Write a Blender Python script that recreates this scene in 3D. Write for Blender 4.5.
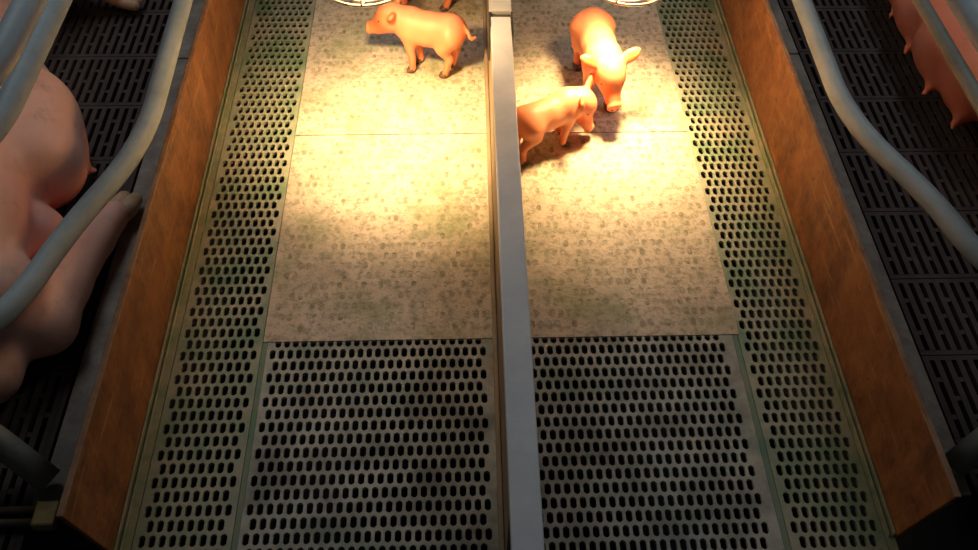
import bpy, bmesh, math, random
import numpy as np
from mathutils import Vector, Matrix

# ------------------------------------------------------------------ scene, camera, light
for o in list(bpy.data.objects):
    bpy.data.objects.remove(o, do_unlink=True)
S = bpy.context.scene
C = S.collection
random.seed(7)
rng = np.random.default_rng(5)

S.view_settings.view_transform = 'Standard'
S.view_settings.look = 'None'
S.view_settings.gamma = 1.0
S.view_settings.use_curve_mapping = False
S.view_settings.exposure = 0.0

F_PX = 950.0
CAM_POS = Vector((-0.0912, 0.0, 1.67))
PITCH, YAW, ROLL = 0.86008, 0.04608, -0.02063
_fw = Vector((math.sin(YAW)*math.cos(PITCH), math.cos(YAW)*math.cos(PITCH), -math.sin(PITCH)))
_r0 = Vector((math.cos(YAW), -math.sin(YAW), 0)); _d0 = _fw.cross(_r0)
_r = _r0*math.cos(ROLL) + _d0*math.sin(ROLL)
_d = _d0*math.cos(ROLL) - _r0*math.sin(ROLL)
cam_data = bpy.data.cameras.new('camera'); cam = bpy.data.objects.new('camera', cam_data); C.objects.link(cam)
cam_data.sensor_width = 36; cam_data.lens = F_PX/978*36; cam_data.clip_start = 0.02
_M = Matrix((( _r.x, -_d.x, -_fw.x, CAM_POS.x), (_r.y, -_d.y, -_fw.y, CAM_POS.y), (_r.z, -_d.z, -_fw.z, CAM_POS.z), (0,0,0,1)))
cam.matrix_world = _M
S.camera = cam

W = bpy.data.worlds.new('barn_air'); S.world = W; W.use_nodes = True
W.node_tree.nodes['Background'].inputs[0].default_value = (0.62, 0.72, 0.85, 1)
W.node_tree.nodes['Background'].inputs[1].default_value = 0.025

def area_light(name, loc, size, energy, color, target):
    d = bpy.data.lights.new(name, 'AREA'); d.shape = 'RECTANGLE'; d.size, d.size_y = size
    d.energy = energy; d.color = color
    o = bpy.data.objects.new(name, d); C.objects.link(o); o.location = loc
    o.rotation_euler = (Vector(target)-Vector(loc)).to_track_quat('-Z', 'Y').to_euler()
    return o
for _x in (-1.35, 1.35):
    area_light('ambient_fill_light', (_x, 3.0, 2.5), (0.3, 1.8), 12.0, (0.90, 0.96, 1.0), (_x*0.9, 2.7, 0))  # unseen overhead fill, added above each crate to brighten the sows

LAMP_POWER = 46.0      # glow of the bulb glass
SPOT_POWER = 78.0      # beam of the reflector bulb

# ------------------------------------------------------------------ materials
def mat(name, col, rough=0.6, metal=0.0):
    m = bpy.data.materials.new(name); m.use_nodes = True
    b = m.node_tree.nodes['Principled BSDF']
    b.inputs['Base Color'].default_value = (*col, 1); b.inputs['Roughness'].default_value = rough
    b.inputs['Metallic'].default_value = metal
    return m
class NT:
    def __init__(s, m):
        s.m = m; s.t = m.node_tree; s.b = s.t.nodes['Principled BSDF']
        g = s.t.nodes.new('ShaderNodeNewGeometry'); s.pos = g.outputs['Position']
    def node(s, k, **kw):
        n = s.t.nodes.new(k)
        for a, v in kw.items(): setattr(n, a, v)
        return n
    def link(s, a, b): s.t.links.new(a, b)
    def mapped(s, scale, src=None, rot=(0,0,0)):
        n = s.node('ShaderNodeMapping'); n.inputs['Scale'].default_value = scale; n.inputs['Rotation'].default_value = rot
        s.link(src or s.pos, n.inputs['Vector']); return n.outputs[0]
    def noise(s, scale, detail=4, vec=None, rough=0.6):
        n = s.node('ShaderNodeTexNoise'); n.inputs['Scale'].default_value = scale
        n.inputs['Detail'].default_value = detail; n.inputs['Roughness'].default_value = rough
        s.link(vec or s.pos, n.inputs['Vector']); return n.outputs['Fac']
    def ramp(s, fac, lo, hi):
        n = s.node('ShaderNodeMapRange'); n.inputs['From Min'].default_value = lo; n.inputs['From Max'].default_value = hi
        s.link(fac, n.inputs['Value']); return n.outputs[0]
    def mix(s, fac, a, b):
        n = s.node('ShaderNodeMix', data_type='RGBA')
        if isinstance(fac, (int, float)): n.inputs[0].default_value = fac
        else: s.link(fac, n.inputs[0])
        for v, i in ((a, 6), (b, 7)):
            if isinstance(v, tuple): n.inputs[i].default_value = (*v, 1)
            else: s.link(v, n.inputs[i])
        return n.outputs[2]
    def math(s, op, a, b=0.0):
        n = s.node('ShaderNodeMath', operation=op)
        for v, i in ((a, 0), (b, 1)):
            if isinstance(v, (int, float)): n.inputs[i].default_value = v
            else: s.link(v, n.inputs[i])
        return n.outputs[0]
    def color(s, c): s.link(c, s.b.inputs['Base Color'])
    def bump(s, h, strength=0.3, dist=0.002):
        n = s.node('ShaderNodeBump'); n.inputs['Strength'].default_value = strength; n.inputs['Distance'].default_value = dist
        s.link(h, n.inputs['Height']); s.link(n.outputs[0], s.b.inputs['Normal'])

def plastic_mat(name, base, dust, green, g_lo, g_hi):
    m = mat(name, base, 0.55); n = NT(m)
    d = n.ramp(n.noise(9, 6), 0.38, 0.62)
    c = n.mix(d, base, dust)
    g = n.ramp(n.noise(5.0, 5, rough=0.65), g_lo, g_hi)
    c = n.mix(g, c, green)
    k = n.ramp(n.noise(70, 4), 0.56, 0.75)
    c = n.mix(n.math('MULTIPLY', k, 0.45), c, (0.16, 0.12, 0.08))
    n.color(c); n.bump(n.noise(220, 3), 0.25, 0.001)
    return m
M_SLOT = plastic_mat('slotted_plastic', (0.40, 0.38, 0.27), (0.28, 0.31, 0.21), (0.12, 0.23, 0.12), 0.46, 0.70)
M_FRONT = plastic_mat('grimy_slotted_plastic', (0.48, 0.47, 0.40), (0.20, 0.20, 0.16), (0.14, 0.24, 0.17), 0.52, 0.74)
M_GREEN = plastic_mat('algae_plastic', (0.19, 0.24, 0.15), (0.24, 0.25, 0.17), (0.09, 0.20, 0.12), 0.42, 0.62)
def solid_mat(name, dim):
    m = mat(name, (0.6, 0.5, 0.4), 0.7); n = NT(m)
    c = n.mix(n.ramp(n.noise(11, 5), 0.36, 0.64), (0.66, 0.57, 0.45), (0.52, 0.45, 0.35))
    c = n.mix(n.math('MULTIPLY', n.ramp(n.noise(48, 5, rough=0.7), 0.47, 0.66), 0.85), c, (0.26, 0.22, 0.14))
    c = n.mix(n.math('MULTIPLY', n.ramp(n.noise(150, 3, rough=0.7), 0.55, 0.72), 0.6), c, (0.24, 0.20, 0.13))
    g = n.ramp(n.noise(4.2, 6, rough=0.7), 0.50, 0.68)
    c = n.mix(n.math('MULTIPLY', g, 0.75), c, (0.22, 0.27, 0.13))
    if dim:
        c = n.mix(n.ramp(n.noise(34, 3, rough=0.7), 0.43, 0.66), c, (0.22, 0.20, 0.12))
    n.color(c); n.bump(n.noise(130, 4, rough=0.7), 0.5, 0.0025)
    return m
M_SOLID = solid_mat('solid_plastic', False)
M_DIMPLE = solid_mat('dimple_dirt', True)
def board_mat():
    m = mat('rusty_board', (0.3, 0.12, 0.04), 0.7); n = NT(m)
    a = n.ramp(n.noise(7, 6, rough=0.7), 0.34, 0.66)
    c = n.mix(a, (0.19, 0.068, 0.020), (0.36, 0.145, 0.042))
    st = n.noise(24, 4, n.mapped((1.0, 1.0, 0.16), rot=(0.55, 0, 0)))
    c = n.mix(n.math('MULTIPLY', n.ramp(st, 0.5, 0.72), 0.55), c, (0.46, 0.21, 0.075))
    sp = n.ramp(n.noise(45, 3), 0.62, 0.72)
    c = n.mix(n.math('MULTIPLY', sp, 0.7), c, (0.08, 0.035, 0.018))
    mud = n.ramp(n.noise(9, 8, rough=0.8), 0.45, 0.68)
    c = n.mix(n.math('MULTIPLY', mud, 0.75), c, (0.060, 0.027, 0.013))
    sc = n.ramp(n.noise(60, 3, n.mapped((1.0, 0.10, 1.0), rot=(0.9, 0, 0))), 0.60, 0.72)
    c = n.mix(n.math('MULTIPLY', sc, 0.45), c, (0.55, 0.32, 0.15))
    n.color(c); n.bump(n.noise(60, 5), 0.35, 0.003)
    return m
M_BOARD = board_mat()
def worn(name, a, b, rough, metal=0.0, sc=14, bump=0.2):
    m = mat(name, a, rough, metal); n = NT(m)
    n.color(n.mix(n.ramp(n.noise(sc, 6, rough=0.7), 0.38, 0.66), a, b)); n.bump(n.noise(sc*6, 4), bump, 0.002)
    return m
M_RIM = worn('plastic_rim', (0.38, 0.34, 0.22), (0.17, 0.25, 0.13), 0.55)
M_EDGE = worn('worn_board_edge', (0.40, 0.22, 0.11), (0.20, 0.09, 0.04), 0.6)
M_IRON = worn('cast_iron', (0.074, 0.047, 0.037), (0.040, 0.027, 0.022), 0.75, 0.0, 18)
M_KERB = worn('grimy_kerb', (0.40, 0.345, 0.285), (0.20, 0.17, 0.14), 0.7, 0.0, 12)
M_PIPE = worn('galvanised_pipe', (0.40, 0.47, 0.49), (0.30, 0.36, 0.38), 0.55, 0.0, 11, 0.08)
M_PIPE_DIRTY = worn('dirty_pipe', (0.26, 0.25, 0.20), (0.17, 0.165, 0.13), 0.6, 0.0, 9, 0.1)
M_CAP = worn('grey_divider_cap', (0.70, 0.72, 0.74), (0.58, 0.60, 0.62), 0.4, 0.0, 8, 0.08)
M_CAP2 = worn('pale_connector', (0.50, 0.51, 0.50), (0.40, 0.41, 0.40), 0.5, 0.0, 8, 0.08)
M_DIVSIDE = worn('divider_side', (0.36, 0.25, 0.15), (0.22, 0.19, 0.12), 0.6, 0.0, 8)
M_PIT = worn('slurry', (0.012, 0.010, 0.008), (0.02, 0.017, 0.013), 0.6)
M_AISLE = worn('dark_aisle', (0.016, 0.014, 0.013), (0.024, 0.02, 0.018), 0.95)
M_BRASS = worn('brass_clamp', (0.42, 0.30, 0.10), (0.25, 0.17, 0.07), 0.45, 0.3)
M_RUST = worn('rusty_rod', (0.17, 0.10, 0.05), (0.09, 0.06, 0.04), 0.7)
M_HOOF = worn('hoof', (0.16, 0.09, 0.06), (0.09, 0.05, 0.035), 0.5, 0.0, 60)
M_SOWHOOF = worn('sow_hoof', (0.70, 0.50, 0.33), (0.52, 0.35, 0.22), 0.5, 0.0, 30)
M_EYE = mat('eye', (0.02, 0.012, 0.01), 0.15)
M_WIRE = mat('wire_guard', (0.75, 0.72, 0.66), 0.3, 0.6)
M_SHADE = mat('lamp_shade_enamel', (0.6, 0.58, 0.54), 0.35, 0.7)
M_SOCKET = mat('socket', (0.05, 0.05, 0.05), 0.5)
M_CORD = mat('cord', (0.03, 0.03, 0.03), 0.6)
def emit_mat():
    m = mat('heat_bulb', (1, 0.5, 0.2), 0.3)
    b = m.node_tree.nodes['Principled BSDF']
    b.inputs['Emission Color'].default_value = (1.0, 0.60, 0.24, 1); b.inputs['Emission Strength'].default_value = LAMP_POWER
    return m
M_BULB = emit_mat()
def skin_mat(name, a, b, tint, hair=0.15):
    m = mat(name, a, 0.5); n = NT(m)
    c = n.mix(n.ramp(n.noise(8, 5), 0.35, 0.65), a, b)
    at = n.node('ShaderNodeAttribute', attribute_name='tint'); 
    c = n.mix(at.outputs['Fac'], c, tint)
    dirt = n.ramp(n.noise(17, 6, rough=0.75), 0.56, 0.74)
    c = n.mix(n.math('MULTIPLY', dirt, hair), c, (0.28, 0.17, 0.10))
    n.color(c); n.bump(n.noise(160, 4), 0.2, 0.002)
    n.b.inputs['Subsurface Weight'].default_value = 0.12
    n.b.inputs['Subsurface Radius'].default_value = (0.02, 0.006, 0.003)
    n.b.inputs['Subsurface Scale'].default_value = 0.5
    return m
M_PIGLET = skin_mat('piglet_skin', (0.84, 0.31, 0.16), (0.78, 0.27, 0.135), (0.75, 0.13, 0.03), 0.08)
M_SOW = skin_mat('sow_skin', (0.90, 0.52, 0.40), (0.80, 0.42, 0.31), (0.84, 0.29, 0.25), 0.45)
M_SOW2 = skin_mat('sow_skin_rosy', (0.92, 0.42, 0.31), (0.90, 0.36, 0.25), (0.95, 0.24, 0.11), 0.25)

# ------------------------------------------------------------------ helpers
def tag(o, label=None, cat=None, group=None, kind=None):
    if label: o['label'] = label
    if cat: o['category'] = cat
    if group: o['group'] = group
    if kind: o['kind'] = kind
    return o
def empty(name, loc=(0, 0, 0), rz=0.0):
    o = bpy.data.objects.new(name, None); C.objects.link(o); o.location = loc; o.rotation_euler = (0, 0, rz)
    o.empty_display_size = 0.05; return o
def link_mesh(name, me, m=None, parent=None, loc=(0, 0, 0), smooth=False):
    if m is not None:
        for x in (m if isinstance(m, (list, tuple)) else [m]): me.materials.append(x)
    if smooth:
        me.polygons.foreach_set('use_smooth', [True]*len(me.polygons))
    o = bpy.data.objects.new(name, me); C.objects.link(o); o.location = loc
    if parent: o.parent = parent
    return o
def bm_obj(name, bm, m, parent=None, loc=(0, 0, 0), smooth=False, bevel=0.0):
    bmesh.ops.recalc_face_normals(bm, faces=bm.faces)
    me = bpy.data.meshes.new(name); bm.to_mesh(me); bm.free()
    o = link_mesh(name, me, m, parent, loc, smooth)
    if bevel:
        b = o.modifiers.new('bevel', 'BEVEL'); b.width = bevel; b.segments = 2; b.limit_method = 'ANGLE'
    return o
def add_box(bm, x0, x1, y0, y1, z0, z1):
    v = [bm.verts.new(p) for p in ((x0,y0,z0),(x1,y0,z0),(x1,y1,z0),(x0,y1,z0),(x0,y0,z1),(x1,y0,z1),(x1,y1,z1),(x0,y1,z1))]
    for f in ((0,3,2,1),(4,5,6,7),(0,1,5,4),(1,2,6,5),(2,3,7,6),(3,0,4,7)): bm.faces.new([v[i] for i in f])
    return v
def box(name, x0, x1, y0, y1, z0, z1, m, parent=None, bevel=0.0, loc=(0, 0, 0)):
    bm = bmesh.new(); add_box(bm, x0, x1, y0, y1, z0, z1); return bm_obj(name, bm, m, parent, loc, bevel=bevel)
def smooth_path(pts, n=8, r=0.12):
    """polyline with rounded corners"""
    P = [Vector(p) for p in pts]; out = [P[0]]
    for i in range(1, len(P)-1):
        a, b, c = P[i-1], P[i], P[i+1]
        la, lc = (a-b).length, (c-b).length
        ra = min(r, la*0.49, lc*0.49)
        p0 = b+(a-b).normalized()*ra; p1 = b+(c-b).normalized()*ra
        for k in range(n+1):
            t = k/n; out.append(p0*(1-t)**2 + b*2*t*(1-t) + p1*t*t)
    out.append(P[-1]); return out
def add_tube(bm, pts, r, seg=16, caps=True, closed=False):
    P = [Vector(p) for p in pts]; rings = []; up = None; N = len(P)
    for i, p in enumerate(P):
        if closed: t = (P[(i+1) % N]-P[i-1]).normalized()
        else: t = (P[min(i+1, N-1)]-P[max(i-1, 0)]).normalized()
        if up is None:
            up = Vector((0, 0, 1)) if abs(t.z) < 0.9 else Vector((1, 0, 0))
        x = t.cross(up).normalized(); up = x.cross(t).normalized()
        rr = r[i] if isinstance(r, (list, tuple)) else r
        rings.append([bm.verts.new(p + (x*math.cos(a)+up*math.sin(a))*rr) for a in [2*math.pi*k/seg for k in range(seg)]])
    for i in range(N if closed else N-1):
        A, B = rings[i], rings[(i+1) % N]
        for k in range(seg): bm.faces.new((A[k], A[(k+1) % seg], B[(k+1) % seg], B[k]))
    if caps and not closed:
        bm.faces.new(rings[0][::-1]); bm.faces.new(rings[-1])
def tube(name, pts, r, m, parent=None, seg=16, closed=False, loc=(0, 0, 0)):
    bm = bmesh.new(); add_tube(bm, [Vector(p)-Vector(loc) for p in pts], r, seg, True, closed)
    o = bm_obj(name, bm, m, parent, (0, 0, 0), True); o.location = loc; return o
def add_lathe(bm, prof, seg=28):
    rings = [[bm.verts.new((r*math.cos(2*math.pi*k/seg), r*math.sin(2*math.pi*k/seg), z)) for k in range(seg)] for r, z in prof]
    for A, B in zip(rings, rings[1:]):
        for k in range(seg): bm.faces.new((A[k], A[(k+1) % seg], B[(k+1) % seg], B[k]))
    return rings
def mesh_from(name, V, Fc, matidx=None):
    me = bpy.data.meshes.new(name); me.from_pydata(V, [], Fc)
    if matidx is not None: me.polygons.foreach_set('material_index', matidx)
    me.update(); return me

# ------------------------------------------------------------------ plastic floor panels (real slots)
def slot_panel_mesh(name, width, length, px, py, mx, my, hw, hl, thick=0.008, depth=None, left=None, fill=1.0):
    """flat plastic panel, origin at its corner, staggered slots; depth=None cuts through, else a closed dimple"""
    V, Fc, MI = [], [], []
    def v(*p): V.append(p); return len(V)-1
    def face(f, mi=0): Fc.append(f); MI.append(mi)
    def rect(x0, x1, y0, y1, z=0.0):
        face([v(x0,y0,z), v(x1,y0,z), v(x1,y1,z), v(x0,y1,z)])
    rows = int((length-2*my)/py + 1e-6); my = (length-rows*py)/2
    cols = int((width-2*mx)/px + 1e-6); mx = (width-cols*px)/2 if left is None else left
    rect(0, width, 0, my); rect(0, width, length-my, length)
    zb = -(thick if depth is None else depth)
    cx, cy = hw*0.33, hl*0.17
    for r in range(rows):
        y0 = my+r*py; y1 = y0+py; off = mx + (px/2 if r % 2 else 0); n = cols-1 if r % 2 else cols
        rect(0, off, y0, y1); rect(off+n*px, width, y0, y1)
        for c in range(n):
            x0 = off+c*px; x1 = x0+px
            if random.random() > fill: rect(x0, x1, y0, y1); continue
            xm, ym = (x0+x1)/2, (y0+y1)/2
            a, b = hw/2, hl/2
            inn = [(xm-a+cx, ym-b), (xm+a-cx, ym-b), (xm+a, ym-b+cy), (xm+a, ym+b-cy), (xm+a-cx, ym+b), (xm-a+cx, ym+b), (xm-a, ym+b-cy), (xm-a, ym-b+cy)]
            out = [(x0, y0), (x1, y0), (x1, y0+0.3*py), (x1, y1-0.3*py), (x1, y1), (x0, y1), (x0, y1-0.3*py), (x0, y0+0.3*py)]
            I = [v(p[0], p[1], 0) for p in inn]; O = [v(p[0], p[1], 0) for p in out]; B = [v(p[0], p[1], zb) for p in inn]
            for k in range(8):
                j = (k+1) % 8
                face([O[k], O[j], I[j], I[k]]); face([I[k], I[j], B[j], B[k]])
            if depth is not None: face(B, 1)
    # skirt
    q = [v(0,0,0), v(width,0,0), v(width,length,0), v(0,length,0), v(0,0,-thick), v(width,0,-thick), v(width,length,-thick), v(0,length,-thick)]
    for a, b, c, d in ((0,1,5,4),(1,2,6,5),(2,3,7,6),(3,0,4,7)): face([q[d], q[c], q[b], q[a]])
    return mesh_from(name, V, Fc, MI)

PX, PY, HW, HL = 0.0189, 0.0303, 0.0125, 0.0242
floor = empty('floor'); tag(floor, 'plastic creep floor of slotted and solid panels between the rusty side boards', kind='structure')
Y_NEAR, Y_MID, Y_SEAM, Y_FAR = 0.7186, 1.252, 1.933, 2.613
strip_me = slot_panel_mesh('slotted_panel', 0.182, 0.909, PX, PY, 0.004, 0.0, HW, HL); strip_me.materials.append(M_SLOT)
for s in (-1, 1):
    for k in range(3):
        y0 = Y_NEAR + k*0.9092
        o = link_mesh('slotted_panel', strip_me, None, floor, ((-0.706 if s < 0 else 0.5195), y0, 0))
front_me = slot_panel_mesh('slotted_panel', 0.4945, 0.5454, PX, PY, 0.011, 0.0, HW, HL, left=0.004); front_me.materials.append(M_FRONT)
solid_me = slot_panel_mesh('solid_panel', 0.514, 0.6775, PX, PY, 0.006, 0.006, HW*0.95, HL*0.85, depth=0.0008, fill=0.62)
solid_me.materials.append(M_SOLID); solid_me.materials.append(M_DIMPLE)
for s in (-1, 1):
    o = link_mesh('slotted_panel', front_me, None, floor, ((-0.512 if s < 0 else 0.012), Y_NEAR, 0))
    for k in range(3):
        link_mesh('solid_panel', solid_me, None, floor, ((-0.522 if s < 0 else 0.008), Y_MID+k*0.6805, 0.0015))
    xa, xb = (-0.5225, -0.5125) if s < 0 else (0.507, 0.518)
    box('flat_strip', xa, xb, Y_NEAR, Y_MID-0.002, -0.03, 0.0008, M_GREEN, floor)
    xa, xb = (-0.735, -0.708) if s < 0 else (0.703, 0.720)
    box('flat_strip', xa, xb, Y_NEAR, 3.55, -0.03, 0.001, M_RIM, floor)
box('flat_strip', -0.0165, 0.0110, Y_NEAR, Y_MID-0.002, -0.03, 0.0008, M_GREEN, floor)
box('support_beam', -0.74, 0.74, Y_NEAR+0.01, Y_NEAR+0.03, -0.13, -0.031, M_AISLE, floor)

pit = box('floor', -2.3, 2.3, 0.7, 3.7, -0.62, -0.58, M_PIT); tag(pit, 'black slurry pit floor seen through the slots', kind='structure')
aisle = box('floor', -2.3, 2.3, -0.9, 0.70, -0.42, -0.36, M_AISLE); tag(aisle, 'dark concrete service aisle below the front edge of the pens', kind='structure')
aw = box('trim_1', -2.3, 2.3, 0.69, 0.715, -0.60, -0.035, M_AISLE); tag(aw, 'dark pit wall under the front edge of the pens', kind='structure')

# ------------------------------------------------------------------ cast iron sow floors
def iron_panel_mesh(width=0.60, length=0.217, pitch=0.0240, rib=0.0128, t=0.03):
    bm = bmesh.new(); n = int(width/pitch); gap = pitch-rib
    add_box(bm, 0, width, 0, 0.012, -t, 0); add_box(bm, 0, width, length-0.012, length, -t, 0)
    for i in range(n+1):
        x = min(i*pitch, width-rib); add_box(bm, x, x+rib, 0.012, length-0.012, -t, 0.0006)
        if i < n:
            for yc in ((0.108,) if i % 2 else (0.062, 0.155)):
                add_box(bm, x+rib, x+pitch, yc-0.006, yc+0.006, -t, -0.0015)
    bmesh.ops.recalc_face_normals(bm, faces=bm.faces)
    me = bpy.data.meshes.new('iron_slat_panel'); bm.to_mesh(me); bm.free(); me.materials.append(M_IRON); return me
iron_me = iron_panel_mesh()
for s in (-1, 1):
    fl = empty('floor'); side = 'left' if s < 0 else 'right'
    tag(fl, 'dark cast iron slatted floor under the %s sow' % ('reclining big' if s < 0 else 'red-uddered'), kind='structure')
    for k in range(13):
        y0 = 0.752+0.2195*k
        for j in range(2):
            x0 = 0.912+0.603*j
            link_mesh('iron_slat_panel', iron_me, None, fl, ((x0 if s > 0 else -x0-0.60), y0, -0.004))
    for k, (ya, yb) in enumerate(((0.93, 2.27), (2.275, 3.6))):
        xa, xb = (0.734, 0.907) if s > 0 else (-0.905, -0.749)
        box('kerb_strip', xa, xb, ya, yb, -0.06, 0.0, M_KERB, fl, 0.004)

# ------------------------------------------------------------------ creep side boards
def creep_board(s, label):
    x_in = 0.720 if s > 0 else 0.735; t = 0.010; h = 0.25
    root = empty('creep_board', (s*x_in, 0.72, 0)); tag(root, label, 'partition board', 'rusty boards along the creep floor')
    X0, X1 = (0, t) if s > 0 else (-t, 0)
    bm = bmesh.new()
    prof = [(0.055, -0.03), (2.85, -0.03), (2.85, h), (0.0, h)]
    a = [bm.verts.new((X0, y, z)) for y, z in prof]; b = [bm.verts.new((X1, y, z)) for y, z in prof]
    bm.faces.new(a); bm.faces.new(b[::-1])
    for k in range(4): bm.faces.new((a[k], a[(k+1) % 4], b[(k+1) % 4], b[k]))
    bm_obj('board', bm, M_BOARD, root, bevel=0.002)
    box('top_edge', X0-0.001, X1+0.001, 0.0, 2.85, h+0.0005, h+0.004, M_EDGE, root, 0.002)
    rim = empty('base_rim'); rim.parent = root
    for k, (d0, d1, hh) in enumerate(((0.001, 0.005, 0.014), (0.010, 0.013, 0.009))):
        xa, xb = (-d1, -d0) if s > 0 else (d0, d1)
        box('lip', xa, xb, 0.05, 2.85, 0.0015, hh, M_RIM, rim, 0.0015)
    return root
creep_board(-1, 'rusty orange side board between the left slotted strip and the reclining big sow')
creep_board(1, 'rusty orange side board between the right slotted strip and the red-uddered sow')

# ------------------------------------------------------------------ central divider
div = empty('divider_panel', (0.0115, 1.30, 0), 0)
div.rotation_euler = (0, 0, -0.0086)
tag(div, 'long grey capped divider panel standing down the middle of the creep floor', 'divider')
box('panel', -0.019, 0.019, -0.565, 2.2, 0.002, 0.292, M_DIVSIDE, div)
box('side_sheet', -0.0235, -0.0195, -0.58, 2.2, 0.002, 0.275, M_DIVSIDE, div, 0.001)
box('cap', -0.0255, 0.0255, -0.74, 0.722, 0.276, 0.302, M_CAP, div, 0.003)
cap2 = box('connector_cap', -0.0275, 0.0275, 0.742, 2.2, 0.277, 0.305, M_CAP2, div, 0.003)
box('gap_shade', -0.024, 0.024, 0.7235, 0.7405, 0.2925, 0.2955, M_SOCKET, div)  # dark slab inside the cap gap, its colour stands in for shade
box('foot_rail', -0.034, -0.0245, -0.565, 2.2, 0.002, 0.03, M_DIVSIDE, div, 0.002)
box('joint_plate', -0.0300, -0.0260, 0.68, 0.741, 0.20, 0.303, M_SOCKET, div)
box('joint_plate', 0.0260, 0.0300, 0.66, 0.741, 0.20, 0.303, M_SOCKET, div)

# ------------------------------------------------------------------ farrowing crates (bent pipes)
def crate(s, label, low, mid, top, foot, mids):
    base = (s*0.87, 2.98, 0)
    root = empty('farrowing_crate', base); tag(root, label, 'crate', 'pipe crates on both sides')
    bx = Vector(base)
    def part(name, pts, r, m=M_PIPE, rad=0.14):
        bm = bmesh.new(); add_tube(bm, [p-bx for p in smooth_path(pts, 8, rad)], r, 18); return bm_obj(name, bm, m, root, smooth=True)
    part('low_bar', low, 0.0225); part('middle_bar', mid, 0.0225 if s < 0 else 0.0150, mids); part('top_bar', top, 0.024)
    part('post', [(s*0.86, 3.0, 0.0), (s*0.86, 3.0, 0.80)], 0.024)
    part('post', [(s*1.13, 0.90, 0.0), (s*1.13, 0.90, 0.84)], 0.024)
    fb = part('foot_bar', foot, 0.026, M_PIPE_DIRTY, 0.05)
    fx, fy = foot[-1][0], foot[-1][1]
    box('foot_plate', fx-bx.x-0.035, fx-bx.x+0.035, fy-bx.y-0.045, fy-bx.y+0.045, 0.0005, 0.008, M_PIPE_DIRTY, root, 0.002)
    box('foot_hook', fx-bx.x+s*(-0.042)-0.005, fx-bx.x+s*(-0.042)+0.005, fy-bx.y-0.06, fy-bx.y+0.06, 0.0085, 0.05, M_PIPE_DIRTY, root, 0.002)
    return root
crate(-1, 'grey pipe crate around the reclining big sow',
      [(-0.785, 3.0, 0.30), (-0.778, 2.1, 0.30), (-0.766, 1.56, 0.30), (-0.865, 1.30, 0.30), (-0.915, 1.09, 0.30), (-1.13, 0.90, 0.30)],
      [(-0.862, 3.0, 0.60), (-0.872, 1.2, 0.60), (-1.13, 0.90, 0.60)],
      [(-0.812, 3.0, 0.745), (-0.812, 1.15, 0.745), (-1.13, 0.90, 0.745)],
      [(-1.13, 0.90, 0.20), (-1.0, 0.975, 0.13), (-0.875, 0.905, 0.035)], M_PIPE)
crate(1, 'grey pipe crate around the red-uddered sow',
      [(0.795, 3.0, 0.30), (0.79, 2.1, 0.30), (0.777, 1.62, 0.30), (0.885, 1.36, 0.30), (0.92, 1.20, 0.30), (1.13, 0.90, 0.30)],
      [(0.915, 3.0, 0.50), (0.925, 1.3, 0.50), (1.13, 0.90, 0.50)],
      [(0.80, 3.0, 0.73), (0.80, 1.2, 0.73), (1.13, 0.90, 0.73)],
      [(1.13, 0.90, 0.20), (0.98, 0.96, 0.13), (0.86, 0.895, 0.035)], M_PIPE_DIRTY)
# rod with brass clamp lying at the front edge, left
rod = empty('floor_rod', (-0.95, 0.845, 0.0)); tag(rod, 'short rusty rod with a brass clamp at the front edge, lower left corner', 'rod')
for dy in (-0.012, 0.014):
    bm = bmesh.new(); add_tube(bm, [(-0.13, dy, 0.010), (0.075, dy, 0.010)], 0.008, 10); bm_obj('rod', bm, M_RUST, rod, smooth=True)
box('clamp', 0.055, 0.098, -0.026, 0.026, 0.001, 0.026, M_BRASS, rod, 0.004)

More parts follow.
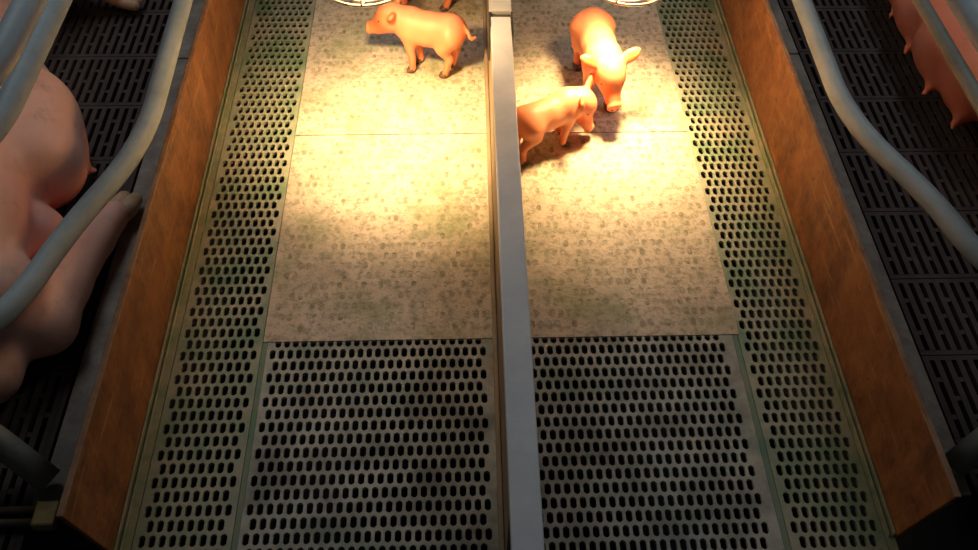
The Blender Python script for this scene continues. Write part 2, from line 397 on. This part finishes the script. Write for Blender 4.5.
# ------------------------------------------------------------------ heat lamps
def heat_lamp(x, y, z, rz, label, aim):
    root = empty('heat_lamp', (x, y, z), 0); tag(root, label, 'heat lamp', 'heat lamps over the creep floor')
    bm = bmesh.new(); add_lathe(bm, [(0.112, 0.058), (0.108, 0.075), (0.092, 0.115), (0.062, 0.155), (0.034, 0.18), (0.030, 0.235), (0.0, 0.236)], 32)
    o = bm_obj('lamp_shade', bm, M_SHADE, root, smooth=True)
    sm = o.modifiers.new('solid', 'SOLIDIFY'); sm.thickness = 0.002
    bm = bmesh.new(); add_lathe(bm, [(0.0, 0.028), (0.020, 0.030), (0.040, 0.038), (0.050, 0.055), (0.046, 0.08), (0.028, 0.12), (0.018, 0.15), (0.0, 0.152)], 24)
    bm_obj('bulb', bm, M_BULB, root, smooth=True)
    ld = bpy.data.lights.new('lamp_beam', 'SPOT'); ld.energy = SPOT_POWER; ld.color = (1.0, 0.66, 0.30)
    ld.spot_size = math.radians(108); ld.spot_blend = 1.0; ld.shadow_soft_size = 0.035
    lo = bpy.data.objects.new('lamp_beam', ld); C.objects.link(lo); lo.parent = root; lo.location = (0, 0, 0.018)
    lo.rotation_euler = Vector(aim).to_track_quat('-Z', 'Y').to_euler()
    bm = bmesh.new(); add_lathe(bm, [(0.0, 0.150), (0.02, 0.152), (0.022, 0.21), (0.0, 0.212)], 16); bm_obj('socket', bm, M_SOCKET, root, smooth=True)
    g = empty('wire_guard'); g.parent = root
    for r, zz, w in ((0.097, 0.0, 0.0034), (0.052, -0.018, 0.0026)):
        bm = bmesh.new(); add_tube(bm, [(r*math.cos(a), r*math.sin(a), zz) for a in [2*math.pi*k/40 for k in range(40)]], w, 8, closed=True)
        bm_obj('ring', bm, M_WIRE, g, smooth=True)
    for k in range(6):
        a = 2*math.pi*k/6+rz; c, s_ = math.cos(a), math.sin(a)
        bm = bmesh.new(); add_tube(bm, [(0.112*c, 0.112*s_, 0.066), (0.105*c, 0.105*s_, 0.03), (0.097*c, 0.097*s_, 0.0), (0.052*c, 0.052*s_, -0.018), (0.0, 0.0, -0.022)], 0.0026, 8)
        bm_obj('wire', bm, M_WIRE, g, smooth=True)
    bm = bmesh.new(); add_tube(bm, [(0, 0, 0.236), (0.004, 0, 0.5), (0, 0, 1.9)], 0.005, 8); bm_obj('cord', bm, M_CORD, root, smooth=True)
    return root
heat_lamp(-0.292, 1.868, 0.50, 0.50, 'heat lamp with wire guard hanging over the left half of the creep floor', (0.075, 0.10, -0.5))
heat_lamp(0.318, 1.986, 0.42, 0.1, 'heat lamp with wire guard hanging over the right half of the creep floor', (-0.02, -0.06, -0.42))

# ------------------------------------------------------------------ organic bodies from smooth distance fields
def smin(a, b, k):
    h = np.clip(0.5+0.5*(b-a)/k, 0, 1); return b*(1-h)+a*h - k*h*(1-h)
def sd_cone(P, a, b, ra, rb):
    a = np.array(a, np.float32); b = np.array(b, np.float32); ab = b-a
    t = np.clip(((P-a)@ab)/max(float(ab@ab), 1e-9), 0, 1)
    return np.linalg.norm(P-a-t[..., None]*ab, axis=-1) - (ra+(rb-ra)*t)
def rotm(rx, ry, rz):
    return np.array((Matrix.Rotation(rz, 3, 'Z') @ Matrix.Rotation(ry, 3, 'Y') @ Matrix.Rotation(rx, 3, 'X')), np.float32)
def sd_ell(P, c, r, rot=(0, 0, 0)):
    p = (P-np.array(c, np.float32)) @ rotm(*rot); r = np.array(r, np.float32)
    k0 = np.linalg.norm(p/r, axis=-1); k1 = np.linalg.norm(p/(r*r), axis=-1)
    return k0*(k0-1)/np.maximum(k1, 1e-6)
def surface_nets(D, origin, h):
    nx, ny, nz = D.shape; neg = D < 0
    c = np.zeros((nx-1, ny-1, nz-1), np.int8)
    for i in (0, 1):
        for j in (0, 1):
            for k in (0, 1): c += neg[i:nx-1+i, j:ny-1+j, k:nz-1+k]
    act = (c > 0) & (c < 8); idx = -np.ones(act.shape, np.int64); cells = np.argwhere(act); idx[act] = np.arange(len(cells))
    acc = np.zeros((len(cells), 3)); cnt = np.zeros(len(cells))
    cor = [(i, j, k) for i in (0, 1) for j in (0, 1) for k in (0, 1)]
    for a in cor:
        for ax in range(3):
            if a[ax] == 0:
                b = list(a); b[ax] = 1
                da = D[cells[:, 0]+a[0], cells[:, 1]+a[1], cells[:, 2]+a[2]]; db = D[cells[:, 0]+b[0], cells[:, 1]+b[1], cells[:, 2]+b[2]]
                m = (da < 0) != (db < 0); t = np.where(m, da/np.where(m, da-db, 1), 0)
                p = np.array(a, float)[None] + np.zeros((len(cells), 3)); p[:, ax] += t
                acc += p*m[:, None]; cnt += m
    V = (cells+acc/cnt[:, None])*h+np.array(origin)
    Fs = []
    for ax in range(3):
        u, w = (ax+1) % 3, (ax+2) % 3
        sl = [slice(None)]*3; sl2 = list(sl); sl[ax] = slice(0, -1); sl2[ax] = slice(1, None)
        e = np.argwhere(neg[tuple(sl)] != neg[tuple(sl2)])
        e = e[(e[:, u] > 0) & (e[:, w] > 0) & (e[:, u] < D.shape[u]-1) & (e[:, w] < D.shape[w]-1)]
        def g(du, dw):
            q = e.copy(); q[:, u] -= du; q[:, w] -= dw; return idx[q[:, 0], q[:, 1], q[:, 2]]
        f = np.stack([g(1, 1), g(0, 1), g(0, 0), g(1, 0)], 1)
        flip = ~neg[e[:, 0], e[:, 1], e[:, 2]]
        f[flip] = f[flip][:, ::-1]; Fs.append(f)
    return V, np.concatenate(Fs)
def organic(name, prims, h, m, parent, tints=(), pad=0.03, smooth_it=2):
    """prims: ('c',a,b,ra,rb,k) tapered capsule or ('e',centre,radii,rot,k) ellipsoid; negative k carves nothing, k = blend width"""
    lo = np.full(3, 1e9); hi = -lo
    for p in prims:
        if p[0] == 'c':
            for q, r in ((p[1], p[3]), (p[2], p[4])): lo = np.minimum(lo, np.array(q)-r); hi = np.maximum(hi, np.array(q)+r)
        else:
            r = max(p[2]); lo = np.minimum(lo, np.array(p[1])-r); hi = np.maximum(hi, np.array(p[1])+r)
    lo -= pad; hi += pad; n = np.ceil((hi-lo)/h).astype(int)+1
    G = np.stack(np.meshgrid(*[lo[i]+h*np.arange(n[i]) for i in range(3)], indexing='ij'), -1).astype(np.float32)
    D = None
    for p in prims:
        d = sd_cone(G, *p[1:5]) if p[0] == 'c' else sd_ell(G, *p[1:4]); k = p[-1]
        D = d if D is None else smin(D, d, k)
    V, Fq = surface_nets(D, lo, h)
    me = bpy.data.meshes.new(name); me.from_pydata(V.tolist(), [], Fq.tolist())
    bm = bmesh.new(); bm.from_mesh(me)
    for _ in range(smooth_it): bmesh.ops.smooth_vert(bm, verts=bm.verts, factor=0.5, use_axis_x=True, use_axis_y=True, use_axis_z=True)
    bmesh.ops.recalc_face_normals(bm, faces=bm.faces); bm.to_mesh(me); bm.free()
    co = np.empty(len(me.vertices)*3, np.float32); me.vertices.foreach_get('co', co); co = co.reshape(-1, 3)
    t = np.zeros(len(co), np.float32)
    for c, r, a in tints: t = np.maximum(t, a*np.clip(1.4-np.linalg.norm(co-np.array(c, np.float32), axis=1)/r, 0, 1))
    at = me.attributes.new('tint', 'FLOAT', 'POINT'); at.data.foreach_set('value', np.clip(t, 0, 1))
    return link_mesh(name, me, m, parent, smooth=True)

def hoof(name, p, d, r, m, parent, ln):
    """two claws at p pointing along d"""
    bm = bmesh.new(); d = Vector(d).normalized(); sd = d.cross(Vector((0, 0, 1)))
    sd = sd.normalized() if sd.length > 0.2 else Vector((0, 1, 0))
    for s in (-1, 1):
        q = Vector(p)+sd*s*r*0.52
        add_tube(bm, [q-d*ln*0.5, q-d*ln*0.1, q+d*ln*0.35, q+d*ln*0.5], [r*0.72, r*0.80, r*0.62, r*0.3], 10)
    return bm_obj(name, bm, m, parent, smooth=True)

def piglet(loc, heading, label, scale=1.0, head=(0.0, 0.0), legs=(0, 0, 0, 0), tail=1, lift=0.016, hs=1.0, sx=1.0):
    """x forward; head=(yaw,pitch down); legs = forward swing of FL, FR, HL, HR"""
    root = empty('piglet', loc, heading); root.scale = (scale*sx, scale, scale)
    tag(root, label, 'piglet', 'piglets on the creep floor')
    P = []
    P.append(('e', (0.0, 0, 0.104), (0.092, 0.041, 0.043), (0, 0.03, 0), 0.03))
    P.append(('e', (-0.068, 0, 0.103), (0.050, 0.040, 0.046), (0, 0.1, 0), 0.02))
    P.append(('e', (0.056, 0, 0.105), (0.044, 0.039, 0.044), (0, 0, 0), 0.02))
    P.append(('e', (-0.005, 0, 0.088), (0.066, 0.036, 0.034), (0, 0, 0), 0.02))
    yw, pt = head; hb = np.array((0.088, 0.0, 0.124))
    def hd(x, y, z):
        Rm = np.array(Matrix.Rotation(yw, 3, 'Z') @ Matrix.Rotation(pt, 3, 'Y')); return tuple(hb+Rm@np.array((x, y, z))*hs)
    P.append(('c', (0.06, 0, 0.112), hd(0.015, 0, 0.004), 0.036, 0.033, 0.02))
    P.append(('e', hd(0.028, 0, 0.007), (0.036, 0.031, 0.032), (0, pt, yw), 0.015))
    P.append(('c', hd(0.035, 0, 0.0), hd(0.082, 0, -0.010), 0.025, 0.0145, 0.012))
    P.append(('c', hd(0.03, 0, -0.012), hd(0.066, 0, -0.020), 0.020, 0.011, 0.010))
    P.append(('e', hd(0.092, 0, -0.009), (0.0055, 0.0165, 0.0155), (0, pt-0.15, yw), 0.004))
    for s in (-1, 1):
        P.append(('e', hd(0.004, s*0.038, 0.026), (0.013, 0.007, 0.024), (s*-0.9, pt+0.35, yw+s*0.5), 0.006))
        P.append(('e', hd(-0.004, s*0.050, 0.032), (0.009, 0.005, 0.016), (s*-1.1, pt+0.5, yw+s*0.5), 0.006))
    P = P[:5]+[(q[0], q[1], q[2], q[3]*hs, q[4]*hs, q[5]) if q[0] == 'c' else (q[0], q[1], tuple(r*hs for r in q[2]), *q[3:]) for q in P[5:]]
    hooves = []
    for i, s in ((0, 1), (1, -1)):
        dx = legs[i]; y = s*0.024
        P.append(('c', (0.055, y*0.9, 0.092), (0.056+dx*0.35, y, 0.058), 0.023, 0.0145, 0.016))
        P.append(('c', (0.056+dx*0.35, y, 0.058), (0.054+dx*0.7, y, 0.034), 0.0145, 0.0105, 0.008))
        P.append(('c', (0.054+dx*0.7, y, 0.034), (0.058+dx, y, 0.013), 0.0105, 0.0105, 0.006))
        hooves.append((0.062+dx, y))
    for i, s in ((2, 1), (3, -1)):
        dx = legs[i]; y = s*0.024
        P.append(('c', (-0.076, y*0.9, 0.098), (-0.060+dx*0.3, y*1.1, 0.066), 0.033, 0.021, 0.018))
        P.append(('c', (-0.060+dx*0.3, y*1.1, 0.066), (-0.089+dx*0.75, y, 0.043), 0.019, 0.012, 0.010))
        P.append(('c', (-0.089+dx*0.75, y, 0.043), (-0.080+dx, y, 0.013), 0.011, 0.0105, 0.006))
        hooves.append((-0.076+dx, y))
    tl = [(-0.112, 0, 0.122), (-0.124, 0.004*tail, 0.112), (-0.131, 0.010*tail, 0.100), (-0.138, 0.006*tail, 0.094), (-0.146, 0.0, 0.096)]
    if tail == 0: tl = [(-0.110, 0, 0.122), (-0.117, 0.004, 0.110), (-0.117, 0.008, 0.098), (-0.118, 0.010, 0.088)]
    for a, b in zip(tl, tl[1:]): P.append(('c', a, b, 0.0055, 0.0045, 0.004))
    tin = [(hd(0.094, 0, -0.009), 0.016, 0.9), (hd(0.05, 0, 0.0), 0.055, 0.6)] + [(hd(0.0, s*0.045, 0.03), 0.024, 0.85) for s in (-1, 1)]
    tin += [((x, y, 0.02), 0.03, 0.35) for x, y in hooves]
    up = lambda p: (p[0], p[1], p[2]+lift*min(1.0, max(0.0, (p[2]-0.013)/0.05)))
    P = [(q[0], up(q[1]), up(q[2]), *q[3:]) if q[0] == 'c' else (q[0], up(q[1]), *q[2:]) for q in P]
    tin = [(up(c), r, a) for c, r, a in tin]
    organic('body', P, 0.0032, M_PIGLET, root, tin, 0.015, 2)
    for x, y in hooves:
        hoof('hoof', (x+0.003, y, 0.0085), (0.9, 0, -0.28), 0.0098, M_HOOF, root, 0.024)
    for s in (-1, 1):
        bm = bmesh.new(); bmesh.ops.create_uvsphere(bm, u_segments=10, v_segments=6, radius=0.0042)
        bm_obj('eye', bm, M_EYE, root, up(hd(0.046, s*0.0230, 0.014)), smooth=True)
        bm = bmesh.new(); bmesh.ops.create_uvsphere(bm, u_segments=8, v_segments=6, radius=0.0034)
        bm_obj('nostril', bm, M_HOOF, root, up(hd(0.0955, s*0.0058, -0.008)), smooth=True)
    return root
piglet((-0.170, 2.211, 0.0015), math.atan2(0.075, -0.28), 'orange-pink piglet standing side-on with its snout to the left, under the left lamp', 1.05, (0.1, 0.30), (-0.012, -0.022, 0.022, 0.012), 1, 0.028, 1.14, 0.87)
piglet((-0.190, 2.53, 0.0015), math.pi-0.1, 'piglet at the top edge of the left half, mostly cut off, only legs showing', 1.0, (0.0, 0.2), (0.0, -0.015, 0.01, -0.01), 0)
piglet((0.140, 1.878, 0.0015), 0.56, 'pale piglet beside the divider with its head lowered to the right', 0.93, (-0.85, 1.0), (0.0, -0.02, -0.005, -0.02), 0, 0.020, 1.14)
piglet((0.286, 2.110, 0.0015), -math.pi/2+0.07, 'bright piglet seen from its back, facing the front and nosing the other piglet', 1.18, (0.15, 0.62), (0.01, -0.01, 0.005, -0.01), 1, 0.022, 1.08)

# ------------------------------------------------------------------ sows
def sow_left():
    base = (-1.3, 1.9, 0.0)
    root = empty('sow', base); tag(root, 'big pale pink sow lying on its side behind the left pipes, hind leg stretched out', 'sow', 'sows in the crates')
    def L(x, y, z): return (x-base[0], y-base[1], z-base[2])
    P = []
    P.append(('e', L(-1.33, 1.66, 0.205), (0.26, 0.44, 0.20), (0, 0, 0.22), 0.06))
    P.append(('e', L(-1.50, 2.22, 0.205), (0.25, 0.46, 0.20), (0, 0, 0.16), 0.10))
    P.append(('e', L(-1.26, 1.36, 0.20), (0.26, 0.27, 0.20), (0, 0, 0.1), 0.08))
    P.append(('e', L(-1.16, 1.76, 0.165), (0.17, 0.22, 0.14), (0, 0, 0.30), 0.05))
    P.append(('e', L(-1.07, 1.655, 0.16), (0.115, 0.105, 0.115), (0, 0, 0.2), 0.03))
    P.append(('e', L(-1.33, 2.06, 0.15), (0.14, 0.26, 0.12), (0, 0, 0.45), 0.06))
    for x, y in ((-1.04, 1.74), (-1.105, 1.87), (-1.18, 1.99), (-1.27, 2.13)):
        P.append(('e', L(x-0.015, y, 0.11), (0.065, 0.085, 0.075), (0, 0, 0.2), 0.035))
        P.append(('c', L(x+0.02, y-0.01, 0.095), L(x+0.066, y-0.02, 0.075), 0.016, 0.010, 0.012))
    P.append(('e', L(-1.055, 1.485, 0.10), (0.085, 0.075, 0.085), (0, 0, 0), 0.008))
    P.append(('c', L(-1.0, 1.50, 0.085), L(-0.955, 1.49, 0.06), 0.02, 0.011, 0.015))
    # upper hind leg: thigh, hock, cannon reaching forward
    P.append(('c', L(-1.20, 1.33, 0.24), L(-1.05, 1.25, 0.17), 0.145, 0.11, 0.02))
    P.append(('c', L(-1.06, 1.25, 0.14), L(-0.965, 1.245, 0.085), 0.105, 0.062, 0.04))
    P.append(('c', L(-0.965, 1.25, 0.085), L(-0.958, 1.36, 0.075), 0.066, 0.057, 0.03))
    P.append(('c', L(-0.958, 1.36, 0.075), L(-0.930, 1.51, 0.060), 0.057, 0.045, 0.02))
    P.append(('c', L(-0.930, 1.51, 0.060), L(-0.908, 1.60, 0.046), 0.045, 0.036, 0.015))
    P.append(('c', L(-0.952, 1.525, 0.045), L(-0.960, 1.545, 0.032), 0.014, 0.010, 0.006))
    # lower hind leg
    P.append(('c', L(-1.16, 1.22, 0.12), L(-1.05, 1.13, 0.075), 0.12, 0.07, 0.05))
    # tail, shoulder, fore legs, head
    P.append(('c', L(-1.33, 1.10, 0.23), L(-1.36, 1.02, 0.12), 0.03, 0.012, 0.03))
    P.append(('c', L(-1.36, 2.46, 0.20), L(-1.20, 2.53, 0.13), 0.13, 0.065, 0.05))
    P.append(('c', L(-1.20, 2.53, 0.13), L(-1.10, 2.515, 0.05), 0.055, 0.036, 0.03))
    P.append(('c', L(-1.32, 2.62, 0.09), L(-1.17, 2.72, 0.05), 0.08, 0.035, 0.04))
    P.append(('c', L(-1.45, 2.55, 0.20), L(-1.50, 2.82, 0.19), 0.19, 0.14, 0.08))
    P.append(('c', L(-1.50, 2.85, 0.18), L(-1.45, 3.08, 0.11), 0.125, 0.065, 0.05))
    P.append(('c', L(-1.45, 3.05, 0.115), L(-1.435, 3.13, 0.095), 0.062, 0.055, 0.02))
    P.append(('e', L(-1.44, 2.83, 0.30), (0.055, 0.10, 0.018), (0.4, 0.5, 0.3), 0.03))
    tin = [(L(-1.02, y, 0.10), 0.08, 0.8) for y in (1.48, 1.60, 1.72)] + [(L(-1.05, 1.45, 0.16), 0.10, 0.6), (L(-1.12, 1.9, 0.1), 0.08, 0.5)]
    organic('body', P, 0.011, M_SOW, root, tin, 0.03, 3)
    hoof('hoof', L(-0.896, 1.645, 0.036), (0.2, 0.95, -0.15), 0.028, M_SOWHOOF, root, 0.085)
    hoof('hoof', L(-1.075, 2.512, 0.034), (0.9, -0.1, -0.3), 0.026, M_SOWHOOF, root, 0.075)
    hoof('hoof', L(-1.135, 2.745, 0.034), (0.8, 0.5, -0.2), 0.026, M_SOWHOOF, root, 0.075)
    return root
def sow_right():
    base = (1.45, 2.0, 0.0)
    root = empty('sow', base); tag(root, 'sow with a red udder and hanging teats behind the right pipes', 'sow', 'sows in the crates')
    def L(x, y, z): return (x-base[0], y-base[1], z-base[2])
    P = []
    P.append(('e', L(1.50, 1.80, 0.205), (0.26, 0.46, 0.20), (0, 0, 0), 0.06))
    P.append(('e', L(1.48, 2.30, 0.205), (0.26, 0.46, 0.20), (0, 0, 0), 0.10))
    P.append(('e', L(1.53, 1.45, 0.20), (0.25, 0.26, 0.20), (0, 0, 0), 0.08))
    P.append(('e', L(1.36, 2.12, 0.20), (0.20, 0.46, 0.13), (0, 0, -0.10), 0.06))
    for (tx, ty, tz), ex in (((1.155, 2.165, 0.075), 0), ((1.15, 1.985, 0.075), 0), ((1.175, 1.845, 0.075), 0), ((1.17, 2.34, 0.075), 0), ((1.18, 2.50, 0.075), 0)):
        P.append(('c', L(tx+0.16, ty+0.10, 0.19), L(tx+0.075, ty+0.085, 0.145), 0.10, 0.080, 0.03))
        P.append(('c', L(tx+0.055, ty+0.13, 0.14), L(tx+0.050, ty+0.050, 0.125), 0.060, 0.046, 0.025))
        P.append(('c', L(tx+0.030, ty+0.022, 0.10), L(tx+0.004, ty+0.002, 0.078), 0.017, 0.0095, 0.02))
    P.append(('c', L(1.45, 1.36, 0.22), L(1.30, 1.28, 0.14), 0.15, 0.09, 0.05))
    P.append(('c', L(1.30, 1.28, 0.14), L(1.24, 1.27, 0.085), 0.09, 0.060, 0.04))
    P.append(('c', L(1.24, 1.27, 0.085), L(1.24, 1.50, 0.055), 0.055, 0.036, 0.03))
    P.append(('c', L(1.42, 1.22, 0.12), L(1.33, 1.12, 0.07), 0.12, 0.06, 0.05))
    P.append(('c', L(1.58, 1.18, 0.23), L(1.60, 1.10, 0.12), 0.03, 0.012, 0.03))
    P.append(('c', L(1.45, 2.56, 0.20), L(1.28, 2.66, 0.10), 0.13, 0.05, 0.05))
    P.append(('c', L(1.28, 2.66, 0.10), L(1.18, 2.68, 0.045), 0.05, 0.034, 0.03))
    P.append(('c', L(1.50, 2.62, 0.20), L(1.52, 2.88, 0.19), 0.19, 0.14, 0.08))
    P.append(('c', L(1.52, 2.90, 0.18), L(1.47, 3.12, 0.11), 0.125, 0.065, 0.05))
    P.append(('c', L(1.47, 3.09, 0.115), L(1.455, 3.17, 0.095), 0.062, 0.055, 0.02))
    P.append(('e', L(1.46, 2.88, 0.30), (0.055, 0.10, 0.018), (0.4, -0.5, -0.3), 0.03))
    tin = [(L(1.17, y, 0.11), 0.16, 0.9) for y in (1.84, 2.0, 2.17, 2.34)]
    organic('body', P, 0.010, M_SOW2, root, tin, 0.03, 2)
    hoof('hoof', L(1.24, 1.55, 0.036), (0.0, 0.95, -0.15), 0.028, M_SOWHOOF, root, 0.085)
    hoof('hoof', L(1.15, 2.685, 0.034), (-0.9, 0.1, -0.3), 0.026, M_SOWHOOF, root, 0.075)
    return root
sow_left(); sow_right()
